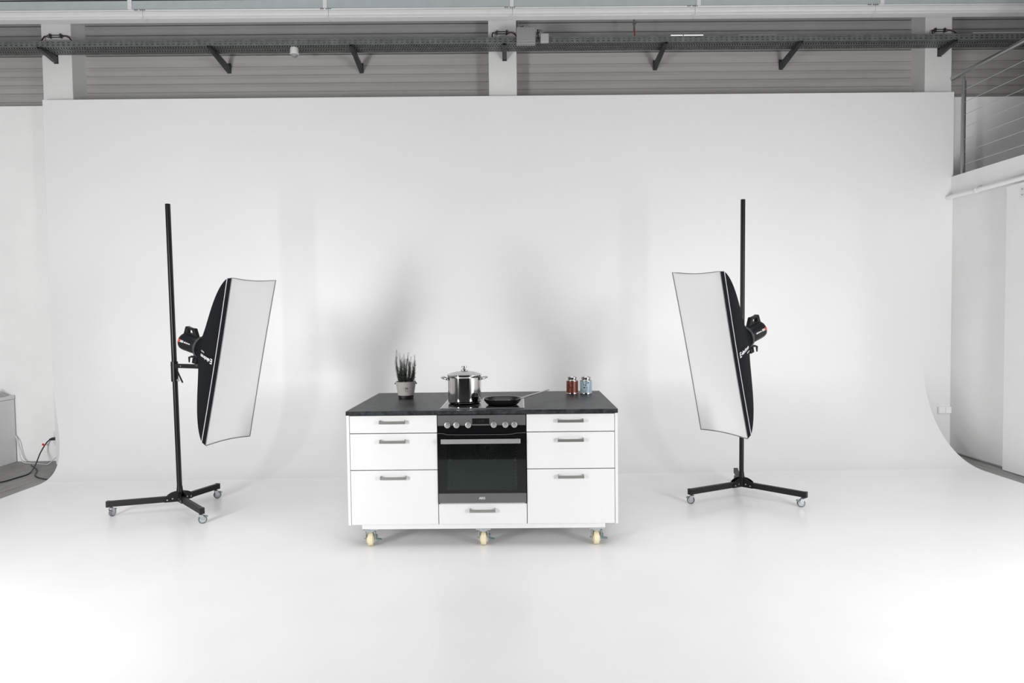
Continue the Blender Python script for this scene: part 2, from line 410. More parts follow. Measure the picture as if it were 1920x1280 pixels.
grid_plate(bm, rows, TX0, TX1, lambda x, v: (x, v, 0))
obj('perforated_base', bm, M_galv, TR)
bm = new(); box(bm, TX0, TX1, TW, TW+0.002, 0, TH); obj('back_flange', bm, M_galv, TR)
bm = new()
tube(bm, [(TX0, .028, .030), (TX1, .028, .030)], .024, 8); tube(bm, [(TX0, .075, .036), (TX1, .075, .036)], .022, 8); tube(bm, [(TX0, .215, .05), (TX1, .215, .05)], .018, 8)  # thick filler cables, added to block the light seen through the slots
for k, yy in enumerate((0.12, 0.15, 0.18)):
    tube(bm, [(TX0+(TX1-TX0)*t/24, yy+0.008*math.sin(t*1.3+k), 0.018+0.003*math.sin(t*2+k)) for t in range(25)], 0.014, 6)
islands('cable', bm, M_cable_b, TR)
# cantilever brackets under the tray
def bracket(x, ywall, zb, lb):
    t = bthing('tray_bracket', (x, ywall, zb), lb, 'bracket', 'brackets under the cable tray')
    fy = 7.455-ywall
    bm = new(); box(bm, -0.024, 0.024, -0.006, 0.0, 0.0, 0.115); obj('wall_plate', bm, M_galv2, t, bevel=0.001)
    bm = new()
    up_ = 4.506-zb
    poly = [(-0.006, 0.004), (-0.03, 0.004), (fy+0.0, up_-0.028), (fy-0.012, up_-0.002), (-0.006, up_-0.002)]
    poly = [(-0.006, 0.012), (-0.032, 0.008), (fy-0.02, up_-0.022), (fy-0.025, up_-0.001), (fy+0.06, up_-0.001), (-0.006, 0.072)]
    for s in (-0.020, 0.017): prism(bm, poly, 'x', s, s+0.003)
    prism(bm, [(-0.035, 0.008), (-0.035, 0.012), (fy-0.02, up_-0.026), (fy-0.02, up_-0.030)], 'x', -0.020, 0.020)
    obj('arm', bm, M_galv2, t)
    bm = new()
    for s in (-0.013, 0.013): lathe(bm, [(0, 0), (0.006, 0), (0.006, 0.006), (0, 0.006)], 6, M=Matrix.Translation((s, -0.006, 0.018)) @ Matrix.Rotation(R(90), 4, 'X'))
    islands('bolt', bm, M_zinc, t)
for x, yw, zb, lb in ((-4.998, 7.72, 4.422, 'tray bracket on the left column'), (-3.2, 7.98, 4.392, 'tray bracket on the cladding, next to the left column'),
        (-1.687, 7.98, 4.382, 'tray bracket on the cladding, right of the motion sensor'), (-0.043, 7.72, 4.412, 'tray bracket on the middle column'),
        (1.693, 7.98, 4.388, 'tray bracket on the cladding, next to the right of the junction boxes'), (3.153, 7.98, 4.382, 'tray bracket on the cladding, next to the right column pier'),
        (4.832, 7.72, 4.420, 'tray bracket on the right column')):
    bracket(x, yw, zb, lb)
# motion sensor
t = bthing('motion_sensor', (-2.323, 7.55, 4.41), 'small white dome motion sensor hanging under the cable tray', 'sensor')
bm = new(); lathe(bm, [(0, .098), (.042, .098), (.044, .09), (.046, .05), (.048, .040), (.048, .034), (.040, .030), (0, .030)], 32); obj('housing', bm, M_plastic_w, t, smooth=True)
bm = new(); lathe(bm, [(.034, .030), (.033, .018), (.026, .006), (.012, .001), (0, 0)], 32); obj('lens_dome', bm, M_boxgrey, t, smooth=True)
# junction boxes in front of the flange
t = bthing('junction_box', (0.187, 7.452, 4.47), 'large grey square junction box on the front of the cable tray', 'junction box')
bm = new(); box(bm, -.102, .102, -.06, 0, 0, .18); obj('body', bm, M_boxgrey, t, bevel=0.008)
bm = new(); box(bm, -.100, .100, -.072, -.06, .025, .178); obj('lid', bm, M_boxgrey, t, bevel=0.006)
bm = new(); tube(bm, [(-.04, -.02, .17), (-.045, -.02, .20), (-.05, 0.0, .21), (-.055, .05, .18)], .005, 6); tube(bm, [(-.02, -.02, .17), (-.03, -.02, .205), (-.035, .05, .2)], .005, 6)
tube(bm, [(.035, -.02, .17), (.04, -.01, .20), (.06, .03, .21), (.065, .06, .17)], .006, 6); islands('cable', bm, M_cable_b, t)
t = bthing('junction_box', (0.387, 7.452, 4.494), 'small grey junction box beside the large one on the cable tray', 'junction box')
bm = new(); box(bm, -.045, .045, -.045, 0, 0, .098); obj('body', bm, mat('box_light_grey', (0.42, 0.42, 0.41), 0.55), t, bevel=0.01)
bm = new(); tube(bm, [(-.005, -.02, .09), (-.02, -.02, .12), (-.045, 0, .15), (-.06, .06, .14)], .007, 8); tube(bm, [(-.025, -.02, .09), (-.045, -.02, .12), (-.065, .0, .15), (-.08, .06, .12)], .005, 8)
islands('cable', bm, M_boxgrey, t)
bm = new(); tube(bm, [(-.075, -.02, .145), (-.07, -.02, .10), (-.065, -.01, .05)], .006, 6); obj('cable', bm, M_cable_b, t)
# wiring rails on the columns
def column_wiring(x0, x1, z, lb):
    t = bthing('cable_clamp_rail', ((x0+x1)/2, 7.72, z), lb, 'cable clamp', 'cable clamps on the columns')
    h = (x1-x0)/2
    bm = new(); beam(bm, (-h*.72, -.03, .010), (h*.72, -.03, .010), .012, .006); beam(bm, (-h*.72, -.03, -.012), (h*.72, -.03, -.012), .012, .006); islands('rail', bm, M_galv2, t)
    bm = new()
    for s in (-.5, .5): box(bm, h*s-.005, h*s+.005, -.036, 0, -.016, .028)
    islands('clip', bm, M_galv2, t)
    bm = new(); tube(bm, [(h*.75, -.03, 0), (h*1.05, -.035, 0), (h*1.4, -.04, -.02), (h*1.65, -.05, -.055), (h*1.75, -.08, -.09), (h*1.75, -.1, -.15)], .008, 8); tube(bm, [(-h*.75, -.03, 0), (-h*.95, -.035, -.004), (-h*1.02, -.05, -.03), (-h*1.0, -.1, -.1), (-h*1.0, -.1, -.15)], .008, 8)
    islands('red_black_cable', bm, mat('cable_dark_red', (0.06, 0.012, 0.010), 0.5), t)
column_wiring(-5.10, -4.87, 4.712, 'cable clamp rail on the left column above the tray')
column_wiring(-0.175, 0.03, 4.712, 'cable clamp rail on the middle column above the tray')
column_wiring(4.72, 4.93, 4.70, 'cable clamp rail on the right column above the tray')
# red sleeved pendant conduit
t = bthing('drop_conduit', (1.375, 7.56, 4.53), 'short vertical conduit with dark red sleeve dropping into the cable tray', 'conduit')
bm = new(); tube(bm, [(0.006, 0, 0), (0.003, 0, .10), (0, 0, .16)], .007, 8); obj('sleeve', bm, M_redc, t, smooth=True)
bm = new(); tube(bm, [(0, 0, .15), (-.004, 0, .50)], .011, 10); box(bm, -.014, .022, -.014, .014, .215, .235); obj('pipe', bm, M_galv, t, smooth=True)
t = bthing('wall_conduit', (0.115, 7.96, 4.60), 'thin light vertical conduit right beside the middle column', 'conduit')
bm = new(); tube(bm, [(0, 0, 0), (0, 0, 1.5)], .006, 8); obj('pipe', bm, M_boxgrey, t, smooth=True)
bm = new(); box(bm, -.011, .011, -.012, .02, .12, .14); obj('clip', bm, M_boxgrey, t)
t = bthing('light_batten', (2.0, 7.60, 4.52), 'bright lit light tube lying in the cable tray', 'light')
for a, b in ((-.215, -.085), (-.07, .14)):
    bm = new(); tube(bm, [(a, 0, .105), (b, 0, .105)], .012, 10); obj('lit_tube', bm, M_tube, t, smooth=True)
bm = new(); box(bm, -.22, .50, -.012, .012, .07, .098); obj('housing', bm, M_plastic_w, t); bm = new()
for s in (-.2, .45): box(bm, s-.01, s+.01, -.01, .01, 0, .07)
islands('foot', bm, M_galv, t)
for x0, x1, z, lb in ((2.53, 2.95, 4.626, 'unlit white light batten in the cable tray near its right part'), (5.12, 6.3, 4.632, 'unlit white light batten in the cable tray behind the handrail')):
    t = bthing('light_batten', ((x0+x1)/2, 7.60, 4.52), lb, 'light'); h = (x1-x0)/2
    bm = new(); prism(bm, [(-.015, z-4.52-.02), (-.02, z-4.52+.003), (.02, z-4.52+.003), (.015, z-4.52-.02)], 'x', -h, h); obj('housing', bm, M_plastic_w, t, bevel=0.003)
    bm = new(); box(bm, -h*.8-.01, -h*.8+.01, -.01, .01, 0, z-4.54); box(bm, h*.8-.01, h*.8+.01, -.01, .01, 0, z-4.54); islands('foot', bm, M_galv, t)

# ================================================================== GALLERY RAILING, PIPE
t = bthing('gallery_railing', (4.98, 7.52, 3.062), 'steel handrail and post with thin wire ropes on the gallery', 'railing')
for i, y in enumerate((0.0, -2.3)):
    bm = new(); tube(bm, [(0, y, 0), (0, y, 1.02)], .023, 16); lathe(bm, [(0, 0), (.05, 0), (.05, .008), (0, .008)], 20, (0, y, 0)); p = obj('post', bm, M_brushed, t, smooth=True)
    bm = new(); tube(bm, [(0, y, 1.01), (0, y, 1.10)], .010, 10); obj('post_pin', bm, M_brushed, p, smooth=True)
bm = new(); tube(bm, [(0, 0.28, 1.115), (0, -4.0, 1.115)], .022, 16); obj('handrail', bm, M_brushed, t, smooth=True)
for k in range(7):
    z = 0.115+k*0.135
    bm = new(); tube(bm, [(0, 0.0, z), (0, -4.0, z)], .0028, 6); obj('wire_rope', bm, M_zinc, t)
t = bthing('wall_pipe', (4.865, 7.56, 2.83), 'white service pipe clipped under the gallery edge', 'pipe')
bm = new(); tube(bm, [(0, .035, 0), (0, -4.5, 0)], .024, 16); obj('pipe', bm, M_plaster, t, smooth=True)
for y in (-.42, -2.2):
    bm = new(); tube(bm, [(0, y-.02, 0), (0, y+.02, 0)], .030, 16); box(bm, 0, .05, y-.012, y+.012, -.02, .055); obj('pipe_clip', bm, M_plastic_w, t, smooth=True)

# ================================================================== SOCKETS, LEFT CABINET, CABLES
t = bthing('double_socket', (4.863, 7.6, 0.459), 'white double wall socket low on the right end of the background wall', 'socket')
bm = new(); box(bm, -.082, .082, -.012, 0, -.041, .041); obj('frame', bm, M_plastic_w, t, bevel=0.004)
for s in (-.038, .038):
    bm = new(); box(bm, s-.034, s+.034, -.018, -.012, -.034, .034); q = obj('socket_insert', bm, M_plaster, t, bevel=0.003)
    bm = new(); lathe(bm, [(.021, .0185), (.019, .0185), (.018, .012), (0, .012)], 24, M=Matrix.Translation((s, 0, 0)) @ Matrix.Rotation(R(90), 4, 'X')); obj('socket_well', bm, M_cab, q, smooth=True)
t = bthing('wall_socket', (-5.195, 7.8, 0.245), 'white wall socket at the left end of the background wall with black plug', 'socket')
bm = new(); box(bm, -.04, .04, -.012, 0, -.08, .08); obj('frame', bm, M_plastic_w, t, bevel=0.004)
bm = new(); lathe(bm, [(.022, .0125), (.021, .016), (.019, .016), (.018, .008), (0, .008)], 24, M=Matrix.Rotation(R(90), 4, 'X')); obj('socket_insert', bm, M_plaster, t, smooth=True)
t = bthing('side_cabinet', (-5.655, 7.78, -0.012), 'low pale grey cabinet with flat top at the left edge of the photo', 'cabinet')
bm = new(); box(bm, -.9, 0, -.95, 0, .0, .715); obj('body', bm, M_cab, t, bevel=0.002)
bm = new(); box(bm, -.91, .004, -.955, 0, .719, .762); obj('top', bm, M_cab, t, bevel=0.002)
bm = new(); box(bm, -.89, -.01, -.962, -.95, .03, .70); obj('door', bm, M_cab, t, bevel=0.002)
bm = new()
pts = []
for i in range(9):
    for j in range(9):
        u, v = i/8, j/8; e = math.sin(math.pi*u)*math.sin(math.pi*v)
        pts.append(bm.verts.new((u*.34+random.uniform(-.02, .02), v*.3+random.uniform(-.02, .02), .004+e*(.08+random.uniform(-.03, .05)))))
for i in range(8):
    for j in range(8): bm.faces.new((pts[i*9+j], pts[i*9+j+1], pts[(i+1)*9+j+1], pts[(i+1)*9+j]))
o = obj('plastic_wrap', bm, M_film); o.location = B(-6.01, 7.44, 0.75); tag(o, 'crumpled clear plastic wrap lying on the pale grey cabinet', 'plastic wrap')
o.modifiers.new('thick', 'SOLIDIFY').thickness = 0.002

def smooth_pts(pts, n=8):
    pts = [Vector(p) for p in pts]; out = []
    P = [pts[0]*2-pts[1]]+pts+[pts[-1]*2-pts[-2]]
    for i in range(1, len(P)-2):
        for k in range(n):
            t_ = k/n; a, b, c, d = P[i-1:i+3]
            out.append(0.5*((2*b)+(c-a)*t_+(2*a-5*b+4*c-d)*t_*t_+(3*b-a-3*c+d)*t_**3))
    out.append(pts[-1]); return out
F0 = -0.012
t = bthing('power_cable', (-5.25, 7.6, F0), 'black power cable with plug running from the wall socket across the grey floor', 'cable')
def rel(p): return (p[0]+5.25, p[1]-7.6, p[2]-F0)
bm = new(); tube(bm, smooth_pts([rel(p) for p in ((-5.243, 7.755, .247), (-5.283, 7.74, .208), (-5.273, 7.62, .121), (-5.188, 7.42, .044), (-5.113, 7.25, .008), (-5.063, 7.105, -.005), (-5.068, 6.941, -.005), (-5.10, 6.764, -.005), (-5.3, 6.50, -.005), (-5.7, 6.2, -.005))]), .0065, 8)
obj('cord', bm, M_cable_b, t, smooth=True)
bm = new(); tube(bm, [rel((-5.197, 7.786, .25)), rel((-5.20, 7.76, .25)), rel((-5.225, 7.752, .248)), rel((-5.255, 7.748, .243))], [.018, .018, .017, .008], 12); obj('plug', bm, M_cable_b, t, smooth=True)
bm = new(); box(bm, -.016, .016, -.004, .004, -.010, .012, Matrix.Translation(rel((-5.292, 7.70, .192))) @ Matrix.Rotation(R(30), 4, 'Y')); obj('red_tag', bm, M_redtag, t, label='red plastic tag', bevel=.002)
bm = new(); tube(bm, smooth_pts([(-5.34, 7.56, -.005), (-5.10, 7.30, -.005), (-4.95, 7.05, -.005), (-4.78, 6.90, -.005), (-4.55, 6.8, -.007)]), .0055, 8)
o = bobj('floor_cable', bm, M_cable_b, None, kind=None, smooth=True); tag(o, 'short dark cable lying on the grey floor beneath the white cable', 'cable')
bm = new(); tube(bm, smooth_pts([(-5.645, 7.76, .29), (-5.60, 7.74, .22), (-5.56, 7.70, .08), (-5.50, 7.66, .01), (-5.40, 7.65, -.004), (-5.25, 7.60, -.004), (-5.17, 7.58, -.002), (-5.13, 7.64, .05), (-5.09, 7.72, .10), (-5.06, 7.76, .12)]), .005, 8)
tube(bm, smooth_pts([(-5.645, 7.77, .28), (-5.61, 7.76, .14), (-5.57, 7.73, .04), (-5.50, 7.70, -.002), (-5.42, 7.66, -.004)]), .004, 8)
o = bobj('white_cable', bm, M_cable_w, None, kind=None, smooth=True); tag(o, 'white cable sagging from the grey cabinet along the plaster wall', 'cable')

# ================================================================== KITCHEN ISLAND
KX, KY, KR = -0.2135, 4.605, -0.0133
ck, sk = math.cos(KR), math.sin(KR)
def K(x, y, z=0): return Vector((ck*x-sk*y+KX, sk*x+ck*y+KY, z))
def kthing(name, x, y, z, label, cat, group=None): return thing(name, K(x, y, z), KR, label, cat, group)
ZT, ZU = 0.947, 0.919
# worktop with a cut-out is not needed: the hob lies on it
bm = new(); box(bm, -.924, .924, 0, 1.10, 0, ZT-ZU)
o = obj('worktop', bm, M_slate, bevel=0.0015); o.location = K(0, 0, ZU); o.rotation_euler = (0, 0, KR)
tag(o, 'dark slate grey worktop covering the whole kitchen island', 'worktop')

def make_handle(parent, x, z, y0=0.006):
    bm = new(); h = .089
    box(bm, x-h, x+h, y0-.030, y0-.024, z-.011, z+.008)
    for s in (-1, 1):
        prism(bm, [(x+s*h, y0-.030), (x+s*(h-.006), y0-.030), (x+s*(h-.010), y0), (x+s*(h-.002), y0)], 'z', z-.009, z+.013)
    return obj('handle', bm, M_handle, parent, bevel=0.0015)
DZ = [(.7945, .914, .870), (.5415, .7905, .738), (.1635, .5375, .489)]
def drawer_unit(x0, x1, panel_side, label):
    cx = (x0+x1)/2; t = kthing('drawer_cabinet', cx, .01, .1625, label, 'cabinet'); zb = .1625; h = (x1-x0)/2
    bm = new(); box(bm, -h+.001, h-.001, .026, 1.05, 0, ZU-zb-.001); obj('carcass', bm, M_gap, t)
    for z0, z1, zh in DZ:
        bm = new(); box(bm, -h+.002, h-.002, .004, .023, z0-zb+(.0008 if z0 > .2 else 0), z1-zb-.0008); d = obj('drawer', bm, M_white, t, bevel=0.001)
        make_handle(d, (-.004 if panel_side < 0 else 0.0), zh-zb, .004)
    xa, xb = (-h-.0205, -h-.001) if panel_side < 0 else (h+.001, h+.0205)
    bm = new(); box(bm, xa, xb, .003, 1.06, -.002, ZU-zb-.001); obj('side_panel', bm, M_white, t, bevel=0.001)
    bm = new(); box(bm, -h+.001, h-.001, 1.052, 1.062, 0, ZU-zb-.001); obj('back_panel', bm, M_white, t)
    return t
drawer_unit(-.903, -.303, -1, 'white three-drawer cabinet left of the oven')
drawer_unit(.303, .903, 1, 'white three-drawer cabinet right of the oven')
t = kthing('oven_cabinet', 0, .01, .1625, 'white cabinet housing the oven, with one shallow drawer below it', 'cabinet')
bm = new()
box(bm, -.301, .301, .026, 1.05, 0, .140); box(bm, -.301, -.285, .026, 1.05, .140, .755); box(bm, .285, .301, .026, 1.05, .140, .755); box(bm, -.285, .285, .60, 1.05, .140, .755)
obj('carcass', bm, M_gap, t)
bm = new(); box(bm, -.3005, .3005, .004, .023, .001, .1395); d = obj('drawer', bm, M_white, t, bevel=0.001); make_handle(d, -.002, .098, .004)
bm = new(); box(bm, -.301, .301, 1.052, 1.062, 0, .755); obj('back_panel', bm, M_white, t)

# oven
OZ = .306
t = kthing('built_in_oven', 0, .012, OZ, 'built-in oven with steel control panel and black glass door in the island', 'oven')
TOP = .913-OZ
bm = new()
box(bm, -.283, .283, .030, .56, 0.0, .012); box(bm, -.283, .283, .030, .56, TOP-.075, TOP-.012); box(bm, -.283, -.262, .030, .56, .012, TOP-.075); box(bm, .262, .283, .030, .56, .012, TOP-.075)
box(bm, -.262, .262, .44, .56, .012, TOP-.075); obj('cavity', bm, M_cavity, t)
# control panel: steel upper, black lower
zc0, zc1, zd = .842-OZ, TOP, .787-OZ
bm = new(); poly = [(-.2985, zc1), (.2985, zc1), (.2985, zc0)]
kn = [-.2335, -.1715, -.0915, .0825, .1615, .2225]
for kx in reversed(kn):
    for a in range(0, 181, 20): poly.append((kx+.024*math.cos(R(a))*0.98, zc0+.024*math.sin(R(a))*0.55))
poly.append((-.2985, zc0))
bm = new(); prism(bm, poly, 'y', -.006, .028); cp = obj('control_panel', bm, M_ovensteel, t, bevel=0.0006)
bm = new(); box(bm, -.2985, .2985, -.003, .028, zd, zc0); box(bm, -.29, .29, -.003, .02, zc0, zc0+.018); obj('lower_trim', bm, M_black, t)
bm = new(); box(bm, -.0635, .0525, -.0072, -.005, .851-OZ, .890-OZ); ds = obj('display', bm, M_display, cp)
bm = new()
for q in (-.034, -.020, -.004, .010): box(bm, q, q+.009, -.0076, -.0072, .862-OZ, .878-OZ)
obj('display_digits', bm, mat('dim_digits', (.012, .012, .012), .3), cp, kind='stuff')
for kx in kn:
    Mk = Matrix.Translation((kx, -.003, .845-OZ)) @ Matrix.Rotation(R(90), 4, 'X')
    bm = new(); lathe(bm, [(0, 0), (.0205, 0), (.0205, .003), (.0165, .004), (.0165, .020), (.0155, .0225), (.010, .0235), (0, .0238)], 36, M=Mk)
    k_ = obj('knob', bm, mat('knob_silver', (.55, .55, .55), .35, metal=.75), t, smooth=True)
    bm = new(); box(bm, kx-.0006, kx+.0006, -.0275, -.0262, .847-OZ, .860-OZ); obj('pointer_mark', bm, M_inkd, k_)
    bm = new(); lathe(bm, [(0, .0), (.0028, .0), (.0028, .0010), (0, .0010)], 10, M=Matrix.Translation((kx, -.006, .874-OZ)) @ Matrix.Rotation(R(90), 4, 'X')); obj('symbol', bm, M_inkd, cp)
# door
dz1, dw0, dw1 = .784-OZ, .400-OZ, .722-OZ
bm = new()
box(bm, -.2985, .2985, -.008, .022, dw1, dz1); box(bm, -.2985, .2985, -.008, .022, .378-OZ, dw0)
box(bm, -.2985, -.238, -.008, .022, dw0, dw1); box(bm, .238, .2985, -.008, .022, dw0, dw1)
dr = obj('door', bm, M_black, t)
bm = new(); box(bm, -.238, .238, -.0078, -.004, dw0, dw1); obj('window_pane', bm, M_ovenglass, dr)
bm = new(); box(bm, -.2985, .2985, -.009, .022, .312-OZ, .3775-OZ); st = obj('steel_strip', bm, M_ovensteel, dr, bevel=0.001)
bm = text_bm('AEG', .0225, Matrix.Translation((-.003, -.0096, .344-OZ)) @ Matrix.Rotation(R(90), 4, 'X'), bold=.0003); obj('brand_lettering', bm, M_print, dr)
bm = new(); box(bm, -.29, .29, .0, .02, .303-OZ, .310-OZ); obj('bottom_trim', bm, M_zinc, t)
bm = new()
poly = [(-.2985, .790-OZ), (-.262, .789-OZ), (-.235, .781-OZ), (-.15, .7795-OZ), (.15, .7795-OZ), (.205, .782-OZ), (.235, .788-OZ), (.2985, .790-OZ)]
for a, b in zip(poly, poly[1:]): beam(bm, (a[0], -.0085, a[1]), (b[0], -.0085, b[1]), .002, .0016)
obj('door_top_edge', bm, M_edge, t)
bm = new(); box(bm, -.274, .262, -.052, -.038, .725-OZ, .756-OZ)
for s in (-.255, .243): box(bm, s-.008, s+.008, -.040, -.008, .730-OZ, .752-OZ)
obj('door_handle', bm, M_ovenbar, t, bevel=0.002)
# inside: fan, rack rails
bm = new(); zf = .60-OZ
for k in range(22):
    a = 2*math.pi*k/22; b_ = a+.45
    p0 = Vector((.02+.018*math.cos(a), .436, zf+.018*math.sin(a))); p1 = Vector((.02+.075*math.cos(b_), .436, zf+.075*math.sin(b_)))
    beam(bm, p0, p1, .003, .004, (0, 1, 0))
obj('fan_blade', bm, mat('fan_steel', (.35, .35, .35), .35, metal=.8), t, kind='stuff')
bm = new(); lathe(bm, [(.098, 0), (.102, 0), (.102, .004), (.098, .004)], 40, M=Matrix.Translation((.02, .438, zf)) @ Matrix.Rotation(R(90), 4, 'X')); obj('fan_ring', bm, M_galv, t)
for s in (-1, 1):
    bm = new()
    for k in range(13): box(bm, s*.228-.003, s*.228+.003, .05, .056, .425-OZ+k*.0225, .429-OZ+k*.0225)
    box(bm, s*.222-.005, s*.222+.005, .05, .056, .585-OZ, .602-OZ)
    obj('rack_rail', bm, M_zinc, t, kind='stuff')

# base board with castors
t = kthing('castor_base', 0, .02, 0, 'white plinth frame on cream castors carrying the kitchen island', 'plinth')
zp0, zp1 = .129, .161
bm = new(); box(bm, -.832, .836, .002, 1.0, zp0, zp1); obj('plinth_board', bm, M_white, t, bevel=0.002)
def castor(x, y, rot):
    Mx = Matrix.Translation((x, y, 0)) @ Matrix.Rotation(rot, 4, 'Z')
    bm = new(); lathe(bm, [(.010, -.026), (.030, -.026), (.030, -.0185), (.044, -.0175), (.0475, -.014), (.0485, 0), (.0475, .014), (.044, .0175), (.030, .0185), (.030, .026), (.010, .026)], 40,
                      M=Mx @ Matrix.Translation((0, .012, .0485)) @ Matrix.Rotation(R(90), 4, 'Y'))
    c = obj('castor', bm, M_wheel, t, smooth=True)
    bm = new()
    for s in (-1, 1):
        prism(bm, [(-.014, .036), (.036, .036), (.034, .060), (.030, .108), (-.028, .108)], 'x', s*.030, s*.033, M=Mx)
    lathe(bm, [(0, .104), (.034, .104), (.037, .108), (.037, .113), (.033, .118), (0, .118)], 28, M=Mx)
    box(bm, -.05, .05, -.04, .04, .1185, .1275, Mx)
    tube(bm, [Mx @ Vector((-.044, .012, .0485)), Mx @ Vector((.044, .012, .0485))], .006, 8)
    obj('fork', bm, M_zinc, c, smooth=True)
    bm = new()
    prism(bm, [(-.02, .045), (.03, .045), (.02, .075), (-.015, .078)], 'x', .035, .047, M=Mx)
    prism(bm, [(.036, .058), (.075, .050), (.078, .044), (.050, .042), (.036, .046)], 'y', -.022, .0, M=Mx)
    box(bm, .034, .038, -.02, .012, .07, .115, Mx)
    obj('brake_pedal', bm, M_zincdark, c, bevel=.001)
for x, rot in ((-.785, R(8)), (0.0, 0), (.778, R(2))): castor(x, .045, rot)
for x, rot in ((-.78, R(10)), (0, R(-5)), (.78, R(4))): castor(x, .93, rot)

# hob
t = kthing('ceramic_hob', 0, .07, ZT, 'black glass hob with thin steel frame set in the worktop', 'hob')
bm = new(); box(bm, -.283, .287, .004, .512, .0002, .0042); obj('glass_top', bm, M_hob, t)
bm = new(); box(bm, -.288, .292, 0, .004, .0002, .006); box(bm, -.288, .292, .512, .516, .0002, .006); box(bm, -.288, -.279, .004, .512, .0002, .0056); box(bm, .283, .292, .004, .512, .0002, .0056)
obj('steel_frame', bm, M_zinc, t, bevel=0.0008)
for x, y, r in ((-.13, .14, .09), (-.13, .38, .105), (.13, .14, .105), (.13, .38, .075)):
    bm = new(); lathe(bm, [(r, .0043), (r+.0015, .0043), (r+.0015, .0046), (r, .0046)], 48, (x, y, 0)); obj('cooking_zone', bm, M_edge, t)
HZ = ZT+.0043

# stock pot
t = kthing('stock_pot', -.1425, .365, HZ, 'tall polished steel stock pot on the left of the hob', 'pot')
t.location.z += .0004
bm = new(); lathe(bm, [(0, 0), (.100, 0), (.112, .003), (.1195, .012), (.1205, .022), (.1205, .024), (.1205, .028), (.1205, .184), (.1205, .188), (.1205, .190), (.122, .194), (.1225, .200), (.120, .201), (.118, .196), (.1175, .03), (.11, .012), (0, .010)], 72); obj('body', bm, M_steel, t, smooth=True)
for s in (-1, 1):
    bm = new(); pts = smooth_pts([(s*.119, -.04, .178), (s*.140, -.036, .182), (s*.160, -.020, .187), (s*.166, 0, .188), (s*.160, .020, .187), (s*.140, .036, .182), (s*.119, .04, .178)], 5)
    tube(bm, pts, .0065, 10); box(bm, min(s*.1195, s*.1235), max(s*.1195, s*.1235), -.052, -.030, .168, .188); box(bm, min(s*.1195, s*.1235), max(s*.1195, s*.1235), .030, .052, .168, .188)
    obj('handle', bm, M_steel, t, smooth=True)
t = kthing('pot_lid', -.1425, .365, HZ+.2015, 'domed glass lid with steel knob on the stock pot', 'lid')
bm = new(); lathe(bm, [(.1235, .0015), (.1265, .003), (.1265, .008), (.122, .010), (.118, .0065), (.1225, .0015), (.1235, .0015)], 64); obj('rim', bm, M_steel, t, smooth=True)
bm = new(); lathe(bm, [(.1195, .009), (.105, .016), (.08, .0235), (.05, .029), (.02, .032), (0, .0325), (0, .0295), (.02, .029), (.05, .026), (.08, .0205), (.105, .013), (.1185, .006)], 64); obj('glass_dome', bm, M_glass, t, smooth=True)
bm = new(); lathe(bm, [(0, .033), (.020, .033), (.0275, .036), (.0275, .040), (.018, .043), (.011, .046), (.010, .052), (.019, .056), (.0205, .066), (.019, .069), (0, .070)], 32); obj('knob', bm, M_steel, t, smooth=True)

# frying pan
t = kthing('frying_pan', .1375, .245, HZ+.0009, 'black non-stick frying pan with steel handle on the right of the hob', 'frying pan')
bm = new(); lathe(bm, [(0, 0), (.098, 0), (.104, .002), (.118, .014), (.130, .030), (.137, .046), (.1385, .0465)], 64); obj('body', bm, M_panout, t, smooth=True)
bm = new(); lathe(bm, [(.1355, .0455), (.128, .031), (.116, .016), (.102, .0045), (0, .0040)], 64); obj('nonstick_interior', bm, M_nonstick, t, smooth=True)
bm = new(); lathe(bm, [(.1355, .0455), (.1372, .0465), (.1395, .0468), (.1400, .0458), (.1382, .0445)], 64); obj('rim', bm, M_steel, t, smooth=True)
ha = R(14); dx, dy = math.cos(ha), math.sin(ha)
def hp(r, z, o=0): return Vector((dx*r-dy*o, dy*r+dx*o, z))
bm = new()
for sgn in (-1, 1): tube(bm, smooth_pts([hp(.136, .040, sgn*.017), hp(.160, .046, sgn*.010), hp(.20, .057, sgn*.008), (hp(.27, .073, sgn*.008)), hp(.335, .091, sgn*.007)], 5), .0050, 8)
beam(bm, hp(.17, .049), hp(.30, .081), .018, .004)
tube(bm, smooth_pts([hp(.330, .090, -.007), hp(.343, .0925, -.005), hp(.347, .0935, 0), hp(.343, .0925, .005), hp(.330, .090, .007)], 5), .0040, 8)
obj('handle', bm, mat('pan_handle_steel', (.75, .74, .73), .33, metal=1.0), t, smooth=True)

# rosemary pot
t = kthing('potted_rosemary', -.6325, .722, ZT+.0003, 'rosemary plant in a taupe clay pot on the left of the worktop', 'potted plant')
bm = new(); lathe(bm, [(0, 0), (.0555, 0), (.0585, .002), (.060, .025), (0, .025)], 48); obj('saucer_base', bm, mat('black_pot_base', (.006, .006, .006), .5), t, smooth=True, label='black bottom band')
bm = new(); lathe(bm, [(0, .025), (.0600, .025), (.0625, .028), (.0628, .030), (.0770, .117), (.0775, .120), (.0800, .130), (.0785, .132), (.0760, .130), (.0735, .112), (0, .112)], 56); obj('clay_pot', bm, M_potclay, t, smooth=True)
bm = new(); lathe(bm, [(.0735, .1125), (.06, .118), (.03, .121), (0, .122)], 32); obj('soil', bm, M_soil, t, smooth=True)
for s in (-1, 1):
    bm = new(); tube(bm, smooth_pts([(s*.076, -.014, .120), (s*.083, -.010, .118), (s*.084, 0, .112), (s*.083, .010, .118), (s*.076, .014, .120)], 4), .0032, 8); obj('ring_handle', bm, M_galv2, t, smooth=True)
